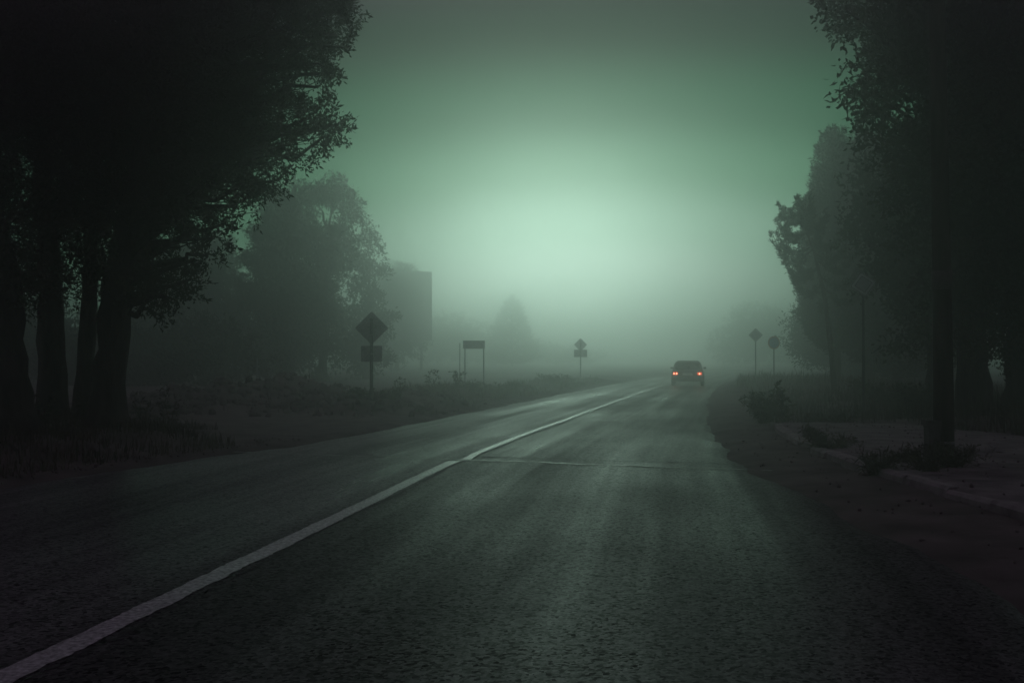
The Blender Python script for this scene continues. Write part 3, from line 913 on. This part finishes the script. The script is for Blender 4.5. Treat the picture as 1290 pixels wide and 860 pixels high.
weed('weed', 'weed thicket round the foot of the utility pole', 1200, 11.9, 0.24, 34, 0.50, 0.09, 0.014, group=bg_, z=0.13)
weed('weed', 'low weed clump between kerb and utility pole', 1166, 11.4, 0.15, 18, 0.34, 0.08, 0.014, group=bg_, z=0.13)
weed('weed', 'small dead weed between the spiky kerb weed and the pole', 1140, 12.4, 0.10, 10, 0.22, 0.09, 0.03, group=bg_, z=0.13)
weed('weed', 'tall weed at the foot of the tilted diamond sign', 1082, 30.5, 0.55, 14, 0.40, 0.12, 0.05, group=bg_)
weed('bush', 'loose bush right of the tilted diamond sign', 1120, 27.0, 0.60, 40, 0.80, 0.12, 0.06, cat='bush', group=bg_)
weed('bush', 'leafy bush just left of the utility pole behind the pavement', 1158, 23.0, 0.75, 40, 0.60, 0.12, 0.07, cat='bush', group=bg_)

N = 90000


def grass_points():
    pts = []
    def scatter(n, x0, x1, y0, y1, hmin, hmax, keep):
        x, y = rng.uniform(x0, x1, n), rng.uniform(y0, y1, n)
        k = keep(x, y) & (fbm(x, y, 0.9, 4) + 0.08 > rng.uniform(-0.25, 0.25, n))
        x, y = x[k], y[k]
        h = rng.uniform(hmin, hmax, len(x)) * (0.6 + 0.9 * vnoise(x * 1.7, y * 1.7))
        pts.append(np.stack([x, y, ground_h(x, y), h], 1))
    left = lambda x, y: (xc(y) - LW(y) - x)
    right = lambda x, y: (x - xc(y) - RW(y))
    scatter(52000, -17, -3, 8.5, 19, 0.05, 0.17, lambda x, y: (left(x, y) > 0.25) & (left(x, y) > 0.25 + 2.4 * sstep(15.2, 17.2, y)))
    scatter(3000, -9, 3, 24, 42, 0.05, 0.16, lambda x, y: left(x, y) > 0.5)
    scatter(5000, -4.5, 1.0, 31, 42, 0.07, 0.24, lambda x, y: left(x, y) > 0.4)
    scatter(3000, 0, 5, 42, 60, 0.06, 0.2, lambda x, y: left(x, y) > 0.4)
    scatter(20000, 8.2, 18, 12, 24, 0.15, 0.42, lambda x, y: x > 8.7 - 0.9 * sstep(15, 20, y))
    scatter(14000, 5.5, 18, 20.8, 34, 0.08, 0.3, lambda x, y: right(x, y) > 1.3)
    scatter(9000, 9, 22, 34, 58, 0.15, 0.4, lambda x, y: right(x, y) > 1.0)
    return np.concatenate(pts)


G = grass_points()
n = len(G)
hd = rng.random(n) * 2 * np.pi
lean = rng.uniform(0.1, 0.8, n)[:, None] * np.stack([np.cos(hd), np.sin(hd)], 1)
side = np.stack([-np.sin(hd), np.cos(hd)], 1)
wd = (0.004 + 0.00022 * G[:, 1] + rng.random(n) * 0.004)[:, None]
b0 = np.c_[G[:, :2] - side * wd, G[:, 2] - 0.02]
b1 = np.c_[G[:, :2] + side * wd, G[:, 2] - 0.02]
mid = np.c_[G[:, :2] + lean * G[:, 3:4] * 0.35, G[:, 2] + G[:, 3] * 0.62]
m0, m1 = mid.copy(), mid.copy()
m0[:, :2] -= side * wd * 0.75
m1[:, :2] += side * wd * 0.75
tp_ = np.c_[G[:, :2] + lean * G[:, 3:4], G[:, 2] + G[:, 3]]
t0, t1 = tp_.copy(), tp_.copy()
t0[:, :2] -= side * wd * 0.12
t1[:, :2] += side * wd * 0.12
V = np.stack([b0, b1, m1, m0, t1, t0], 1).reshape(-1, 3)
i6 = np.arange(n)[:, None] * 6
Q = np.concatenate([i6 + np.array([[0, 1, 2, 3]]), i6 + np.array([[3, 2, 4, 5]])])
tag(np_mesh('grass', V, Q, M_grass), 'rough dull grass on the verges', 'grass', kind='stuff')

# clods and stones on the heaps and shoulders, too many to count
ico = bmesh.new()
bmesh.ops.create_icosphere(ico, subdivisions=1, radius=1.0)
iv = np.array([v.co[:] for v in ico.verts])
ifc = np.array([[v.index for v in f.verts] for f in ico.faces])
ico.free()
cx, cy = [], []
for bx, by, rx, ry_, hh in BUMPS[:9]:
    k = 150
    cx.append(bx + rng.normal(size=k) * rx * 0.8)
    cy.append(by + rng.normal(size=k) * ry_ * 0.8)
cy.append(rng.uniform(5, 20, 140)); cx.append(kerb_x(cy[-1]) - rng.random(140) ** 1.5 * 1.2)
cy.append(rng.uniform(9, 17, 400)); cx.append(xc(cy[-1]) - LW(cy[-1]) - rng.random(400) * 0.7)
cy.append(rng.uniform(6, 20, 420)); cx.append(kerb_x(cy[-1]) + 0.2 + rng.random(420) * 3.6)
cx, cy = np.concatenate(cx), np.concatenate(cy)
ok = (cx < xc(cy) - LW(cy) - 0.1) | (cx > xc(cy) + RW(cy) + 0.1)
cx, cy = cx[ok], cy[ok]
cs = np.where(cy > 20, rng.uniform(0.03, 0.13, len(cx)), rng.uniform(0.006, 0.022, len(cx)))
sc = cs[:, None] * rng.uniform(0.6, 1.3, (len(cx), 3))
V = (iv[None] * (1 + 0.18 * rng.normal(size=(len(cx), len(iv), 1)))) * sc[:, None, :]
on_pave = (cx > kerb_x(cy) + 0.16) & (cx < 8.5) & (cy < 20)
base_z = np.where(on_pave, 0.135 + 0.10 * fbm(cx, cy, 0.7, 5), ground_h(cx, cy))
V += np.stack([cx, cy, base_z + cs * 0.2], 1)[:, None, :]
Q = (ifc[None] + (np.arange(len(cx)) * len(iv))[:, None, None]).reshape(-1, 3)
tag(np_mesh('rubble', V.reshape(-1, 3), Q, M_ground), 'clods and small stones on the earth heaps and shoulders', 'rubble', kind='stuff')


# ------------------------------------------------------------------ signs and poles
def rounded_diamond(half, r=0.035):
    out = []
    for k in range(4):
        a = math.pi / 2 * k
        c = Vector((math.cos(a), math.sin(a))) * (half - r * 1.414)
        for j in (-2, -1, 0, 1, 2):
            w = a + j * math.pi / 8
            out.append((c.x + math.cos(w) * r, c.y + math.sin(w) * r))
    return out


def rounded_rect(w, h, r=0.025):
    out = []
    for k, (sx, sz) in enumerate(((1, 1), (-1, 1), (-1, -1), (1, -1))):
        for j in range(4):
            a = math.pi / 2 * k + j * math.pi / 6
            out.append((sx * (w / 2 - r) + math.cos(a) * r, sz * (h / 2 - r) + math.sin(a) * r))
    return out


def off(poly, dz, dx=0.0):
    return [(x + dx, z + dz) for x, z in poly]


def post(root, top, r=0.03, y=0.0, foot=False):
    m = MB().tube([(0, y, -0.25), (0, y, top * 0.5), (0, y, top)], r, 12)
    p = m.build('post', M_post, root, smooth=True)
    return p


def clamps(parent, zs, y0, y1):
    for z in zs:
        MB().box(-0.05, 0.05, y0, y1, z - 0.015, z + 0.015).build('clamp', M_steel, parent)


def place(px, py, Y):
    x = (px - 645.0) / F * Y
    return x, gh(x, Y)


# seen from behind: diamond over a rectangular plate
def back_sign(px, Y, d_py, d_half, r_py, r_w, r_h, rz, label, group, rad):
    x, z = place(px, 0, Y)
    root = empty('road_sign', (x, Y, z), rz, label, 'road sign', group)
    zc = float(W(px, d_py, Y)[2]) - z
    zr = float(W(px, r_py, Y)[2]) - z
    post(root, zc + d_half * 0.55, rad)
    d = MB().prism(off(rounded_diamond(d_half), zc), rad + 0.004, rad + 0.026).build('diamond_plate', M_plate, root)
    clamps(d, (zc - d_half * 0.4, zc + d_half * 0.4), -rad - 0.008, rad + 0.006)
    p = MB().prism(off(rounded_rect(r_w, r_h), zr), rad + 0.004, rad + 0.024).build('lower_plate', M_plate, root)
    clamps(p, (zr,), -rad - 0.008, rad + 0.006)
    return root


sg = 'road signs seen from behind'
s1 = back_sign(468, 25, 413, 0.42, 445.5, 0.53, 0.40, R(6), 'dark diamond sign seen from behind with a plate under it, on a weedy heap', sg, 0.042)
m = MB().loft([[(0.10 * c, 0.10 * s, -0.1) for c, s in [(math.cos(k * 0.7854), math.sin(k * 0.7854)) for k in range(8)]],
               [(0.055 * c, 0.055 * s, 0.22) for c, s in [(math.cos(k * 0.7854), math.sin(k * 0.7854)) for k in range(8)]]])
m.build('footing', M_conc, s1)
back_sign(731.5, 60, 434, 0.40, 445, 0.80, 0.44, R(8), 'faint far diamond sign above a wide plate, standing alone in the mist', sg, 0.035)

# small board on two legs
Yb = 38.0
x, z = place(597, 0, Yb)
z = min(gh(x - 0.35, Yb), gh(x + 0.35, Yb))
board = empty('roadside_board', (x, Yb, z), R(4), 'small blank rectangular board held up on two thin legs', 'sign board')
zt = float(W(597, 434, Yb)[2]) - z
MB().prism(off(rounded_rect(0.83, 0.31, 0.01), zt), -0.012, 0.012).build('panel', M_plate, board)
for sx in (-0.34, 0.375):
    MB().tube([(sx, 0.035, -0.3), (sx, 0.035, zt + 0.12)], 0.022, 10).build('leg', M_steel, board, smooth=True)
x, z = place(579, 0, 37.5)
st = empty('thin_stake', (x, 37.5, z), 0, 'thin upright stake just left of the small board', 'stake')
MB().tube([(0, 0, -0.2), (0.01, 0, float(W(579, 432, 37.5)[2]) - z)], 0.014, 8).build('shaft', M_steel, st)
for px, tpy, Y, lab in ((371, 434, 46, 'faint thin pole behind the highest earth heap'), (324, 452, 48, 'fainter short pole behind the left earth heap')):
    x, z = place(px, 0, Y)
    st = empty('thin_pole', (x, Y, z), 0, lab, 'pole')
    hz = float(W(px, tpy, Y)[2]) - z
    MB().tube([(0, 0, -0.2), (0, 0, hz)], [0.045, 0.03], 8).build('shaft', M_steel, st, smooth=True)
    MB().tube([(0, 0, hz), (0, 0, hz + 0.04)], [0.04, 0.02], 8).build('cap', M_steel, st)


def priority_sign(px, Y, py, half, rz, tilt, label, rad=0.03):
    x, z = place(px, 0, Y)
    root = empty('priority_sign', (x, Y, z), rz, label, 'road sign')
    zc = float(W(px, py, Y)[2]) - z
    post(root, zc + half * 0.3, rad, 0.05)
    p = MB().prism(off(rounded_diamond(half), 0), -0.004, 0.014).build('diamond_plate', M_white, root)
    MB().prism(off(rounded_diamond(half * 0.965, 0.03), 0), -0.0065, -0.0035).build('border', M_black, p)
    MB().prism(off(rounded_diamond(half * 0.90, 0.028), 0), -0.009, -0.006).build('field', M_white, p)
    MB().prism(off(rounded_diamond(half * 0.66, 0.022), 0), -0.0115, -0.0085).build('inner_border', M_black, p)
    MB().prism(off(rounded_diamond(half * 0.60, 0.02), 0), -0.014, -0.011).build('centre', M_faded, p)
    p.location = (0, 0, zc)
    p.rotation_euler = (0, tilt, 0)
    return root


priority_sign(1088, 24.6, 358, 0.325, R(-14), R(-10), 'tilted diamond sign with nested borders on a tall post at the right verge', 0.034)
priority_sign(952, 57, 422, 0.40, R(-6), 0, 'faint upright diamond sign on a thin post beside the round sign', 0.03)
x, z = place(975, 0, 53)
rs = empty('round_sign', (x, 53, z), R(-8), 'faint round sign on a thin post right of the upright diamond sign', 'road sign')
zc = float(W(975, 431.5, 53)[2]) - z
post(rs, zc + 0.1, 0.03, 0.05)
disc = lambda r, n=40: [(math.cos(k * 2 * math.pi / n) * r, math.sin(k * 2 * math.pi / n) * r * 1.12) for k in range(n)]
rp = MB().prism(off(disc(0.31), zc), -0.004, 0.014).build('disc', M_red, rs)
MB().prism(off(disc(0.255), zc), -0.008, -0.003).build('field', M_blue, rp)

# the billboard in the mist
Yv = 105.0
x, z = place(512, 0, Yv)
bill = empty('billboard', (x, Yv, z), R(6), 'large blank upright billboard fading into the mist on the left', 'billboard')
z0, z1 = float(W(512, 428, Yv)[2]) - z, float(W(512, 343, Yv)[2]) - z
hw = 31 * Yv / F
MB().box(-hw, hw, -0.12, 0.12, z0, z1).build('panel', M_plate, bill, bevel=0.02)
fr = MB()
fr.box(-hw - 0.08, -hw - 0.003, -0.16, 0.16, z0 - 0.08, z1 + 0.08).box(hw + 0.003, hw + 0.08, -0.16, 0.16, z0 - 0.08, z1 + 0.08)
fr.box(-hw, hw, -0.16, 0.16, z0 - 0.08, z0 - 0.003).box(-hw, hw, -0.16, 0.16, z1 + 0.003, z1 + 0.08)
fr.build('frame', M_steel, bill)
for sx in (-hw * 0.6, hw * 0.6):
    MB().tube([(sx, 0, -0.3), (sx, 0, z0 - 0.085)], 0.14, 12).build('leg', M_steel, bill, smooth=True)

# the utility pole
Yp = 12.7
x = (1187 - 645.0) / F * Yp
up = empty('utility_pole', (x, Yp, 0.12), 0, 'tall black utility pole strapped to a short footing post on the right pavement', 'utility pole')
MB().tube([(0.012, 0, -0.2), (0.012, 0.0, 0.9), (0.0, 0, 2.4), (-0.03, 0, 5.5), (-0.05, 0, 7.6)], [0.128, 0.122, 0.112, 0.10, 0.085], 20).build('pole', M_wood, up, smooth=True)
ft = MB()
A = [(-0.205, -0.09), (-0.05, -0.10), (-0.05, 0.10), (-0.205, 0.09)]
ft.loft([[(x_, y_, -0.2) for x_, y_ in A], [(x_ - 0.005, y_, 0.40) for x_, y_ in A], [(x_ - 0.012, y_, 0.44) for x_, y_ in A]])
ft.box(-0.235, -0.06, -0.11, 0.11, 0.442, 0.50)
ft.build('footing_post', M_conc, up, bevel=0.008)
MB().tube([(0, 0, 2.16), (0, 0, 2.40)], 0.1215, 20).build('band', M_band, up, smooth=True)
MB().tube([(0.01, 0, 0.20), (0.01, 0, 0.235)], 0.134, 20).build('strap', M_steel, up, smooth=True)
ca = MB()
ca.box(-0.75, 0.65, -0.19, -0.09, 6.9, 7.0)
arm = ca.build('cross_arm', M_wood, up)
for sx in (-0.65, 0.55):
    MB().tube([(sx, -0.14, 7.0), (sx, -0.14, 7.06), (sx, -0.14, 7.12), (sx, -0.14, 7.18)], [0.02, 0.05, 0.035, 0.045], 10).build('insulator', M_conc, arm, smooth=True)

# ------------------------------------------------------------------ the car driving away
Yc = 51.5
xcar = (866 - 645.0) / F * Yc
car = empty('car', (xcar, Yc, 0.0), R(-11), 'small dark hatchback driving away into the mist with its tail lights on', 'car')


def ring(y, hw_, z0, z1, tuck=0.0, r=0.08):
    """a rounded body section across the car at y; the top is narrower by tuck"""
    top = hw_ - tuck
    pts = [(-hw_ + 0.06, z0), (hw_ - 0.06, z0), (hw_, z0 + 0.07), (hw_ + 0.012, z0 + 0.6 * (z1 - z0)), (top, z1 - r * 0.5), (top - r, z1),
           (-top + r, z1), (-top, z1 - r * 0.5), (-hw_ - 0.012, z0 + 0.6 * (z1 - z0)), (-hw_, z0 + 0.07)]
    return [(px_, y, pz_) for px_, pz_ in pts]


body = MB()
body.loft([ring(0.00, 0.76, 0.36, 0.72, 0.03), ring(0.04, 0.79, 0.28, 0.78, 0.04), ring(0.25, 0.815, 0.22, 0.83, 0.05), ring(0.9, 0.825, 0.20, 0.85, 0.05),
           ring(2.2, 0.825, 0.20, 0.84, 0.05), ring(3.0, 0.815, 0.20, 0.80, 0.06), ring(3.55, 0.79, 0.22, 0.72, 0.08), ring(3.85, 0.74, 0.28, 0.62, 0.10), ring(3.92, 0.68, 0.36, 0.55, 0.10)])
bo = body.build('body', M_paint, car, smooth=False, bevel=0.015)


def cab(y, hw_, z, r=0.10):
    pts = [(-hw_, 0.78), (hw_, 0.78), (hw_ - 0.10, z - r), (hw_ - 0.10 - r, z), (-hw_ + 0.10 + r, z), (-hw_ + 0.10, z - r)]
    return [(a, y + (zz - 0.78) * 0.0, zz) for a, zz in pts]


cabin = MB()
rear_b, rear_t, front_t, front_b = 0.16, 0.42, 1.85, 2.75
H = 1.30


def cab_ring(yb, yt, hb, ht, zt, r=0.10):
    lerp = lambda z: (z - 0.78) / (zt - 0.78)
    P = [(-hb, 0.78), (hb, 0.78), (hb + (ht - hb) * lerp(zt - r), zt - r), (ht - r, zt), (-ht + r, zt), (-(hb + (ht - hb) * lerp(zt - r)), zt - r)]
    return [(a, yb + (yt - yb) * lerp(zz), zz) for a, zz in P]


cabin.loft([cab_ring(0.14, 0.44, 0.77, 0.60, H - 0.03), cab_ring(0.40, 0.62, 0.78, 0.62, H), cab_ring(1.5, 1.5, 0.78, 0.62, H + 0.01), cab_ring(2.35, 1.85, 0.77, 0.60, H - 0.01), cab_ring(2.80, 1.98, 0.74, 0.57, H - 0.05)])
cabin.build('cabin', M_paint, car, bevel=0.02)
rw = MB()
lerp = lambda z: (z - 0.78) / (H - 0.03 - 0.78)
q = []
for a, z in ((-0.66, 0.84), (0.66, 0.84), (0.56, 1.20), (-0.56, 1.20)):
    q.append((a, 0.14 + 0.30 * lerp(z), z))
rw.add([(a, yv - 0.012, z) for a, yv, z in q] + [(a, yv + 0.01, z) for a, yv, z in q], [(0, 1, 2, 3), (7, 6, 5, 4), (0, 4, 5, 1), (1, 5, 6, 2), (2, 6, 7, 3), (3, 7, 4, 0)])
rw.build('rear_window', M_glass, car)
ws = MB()
q = [(a, 2.80 - 0.82 * (z - 0.78) / (H - 0.05 - 0.78), z) for a, z in ((-0.64, 0.84), (0.64, 0.84), (0.52, 1.18), (-0.52, 1.18))]
ws.add([(a, yv + 0.014, z) for a, yv, z in q] + [(a, yv - 0.01, z) for a, yv, z in q], [(0, 1, 2, 3), (7, 6, 5, 4), (0, 4, 5, 1), (1, 5, 6, 2), (2, 6, 7, 3), (3, 7, 4, 0)])
ws.build('windscreen', M_glass, car)
for s in (-1, 1):
    for ya, yb2, ta, tb2 in ((0.55, 1.30, 0.72, 1.30), (1.38, 2.45, 1.38, 1.88)):
        hwz = lambda z: 0.78 - 0.16 * (z - 0.78) / (H - 0.78)
        q = [(hwz(0.84), ya, 0.84), (hwz(0.84), yb2, 0.84), (hwz(1.17), tb2, 1.17), (hwz(1.17), ta, 1.17)]
        MB().add([(s * (a + 0.012), yv, z) for a, yv, z in q] + [(s * (a - 0.02), yv, z) for a, yv, z in q],
                 [(0, 1, 2, 3), (7, 6, 5, 4), (0, 4, 5, 1), (1, 5, 6, 2), (2, 6, 7, 3), (3, 7, 4, 0)]).build('side_window', M_glass, car)
    MB().box(s * 0.838 if s > 0 else -0.85, s * 0.85 if s > 0 else -0.838, 1.34, 2.55, 0.30, 0.74).build('door', M_paint, car, bevel=0.004)
    for yw in (0.72, 3.12):
        xw0, xw1 = sorted((s * 0.66, s * 0.845))
        w_ = MB()
        n = 28
        prof = [(xw0, 0.20), (xw0, 0.27), (xw0 + 0.03, 0.295), (xw1 - 0.03, 0.295), (xw1, 0.27), (xw1, 0.19)]
        rings = []
        for k in range(n):
            a = 2 * math.pi * k / n
            rings.append([(xx, math.cos(a) * rr, math.sin(a) * rr) for xx, rr in prof])
        vs = [p for r_ in rings for p in r_]
        fs = []
        m_ = len(prof)
        for k in range(n):
            for j in range(m_):
                fs.append((k * m_ + j, k * m_ + (j + 1) % m_, ((k + 1) % n) * m_ + (j + 1) % m_, ((k + 1) % n) * m_ + j))
        wh = w_.add(vs, fs).build('wheel', M_rubber, car, smooth=True, loc=(0, yw, 0.295))
        xr0, xr1 = sorted((s * 0.70, s * 0.838))
        rm = MB()
        rm.tube([(xr0, 0, 0), (xr1, 0, 0)], 0.195, 24)
        rm.build('rim', M_steel, wh)
    # wing mirror, tail lamp
    xm0, xm1 = sorted((s * 0.80, s * 0.95))
    MB().box(xm0, xm1, 2.18, 2.27, 0.86, 0.96).build('wing_mirror', M_plastic, car, bevel=0.015)
    xl0, xl1 = sorted((s * 0.50, s * 0.735))
    tl = MB().box(xl0, xl1, -0.022, 0.08, 0.57, 0.71).build('tail_lamp', M_lens, car, bevel=0.01)
    for bx in ((0.555, 0.685) if s < 0 else (0.615,)):
        MB().tube([(s * bx, -0.035, 0.64), (s * bx, -0.015, 0.64)], [0.021, 0.027], 14).build('bulb', M_bulb, tl)
    xh0, xh1 = sorted((s * 0.40, s * 0.64))
    MB().box(xh0, xh1, 3.86, 3.935, 0.46, 0.58).build('headlamp', M_glass, car, bevel=0.01)
MB().box(-0.78, 0.78, -0.075, 0.03, 0.36, 0.50).build('bumper', M_plastic, car, bevel=0.03)
MB().box(-0.26, 0.26, -0.020, 0.03, 0.555, 0.665).build('number_plate', M_numplate, car, bevel=0.004)
MB().tube([(0.42, 0.0, 0.26), (0.42, 0.25, 0.26)], 0.03, 12).build('exhaust', M_steel, car)
MB().box(-0.07, 0.07, -0.012, 0.03, 0.73, 0.76).build('boot_handle', M_plastic, car, bevel=0.005)

# ------------------------------------------------------------------ the mist
m = bpy.data.materials.new('mist')
m.use_nodes = True
nt = m.node_tree
nt.nodes.clear()
o_ = nt.nodes.new('ShaderNodeOutputMaterial')
pv = nt.nodes.new('ShaderNodeVolumePrincipled')
pv.inputs['Color'].default_value = (0.972, 0.985, 0.977, 1)
pv.inputs['Density'].default_value = HAZE_DENSITY
pv.inputs['Anisotropy'].default_value = HAZE_G
nt.links.new(pv.outputs[0], o_.inputs['Volume'])
haze = MB().box(-306, 306, -306, 306, -1.1, 13.5).build('haze', m)
tag(haze, 'green grey mist lying over the road', kind='stuff')
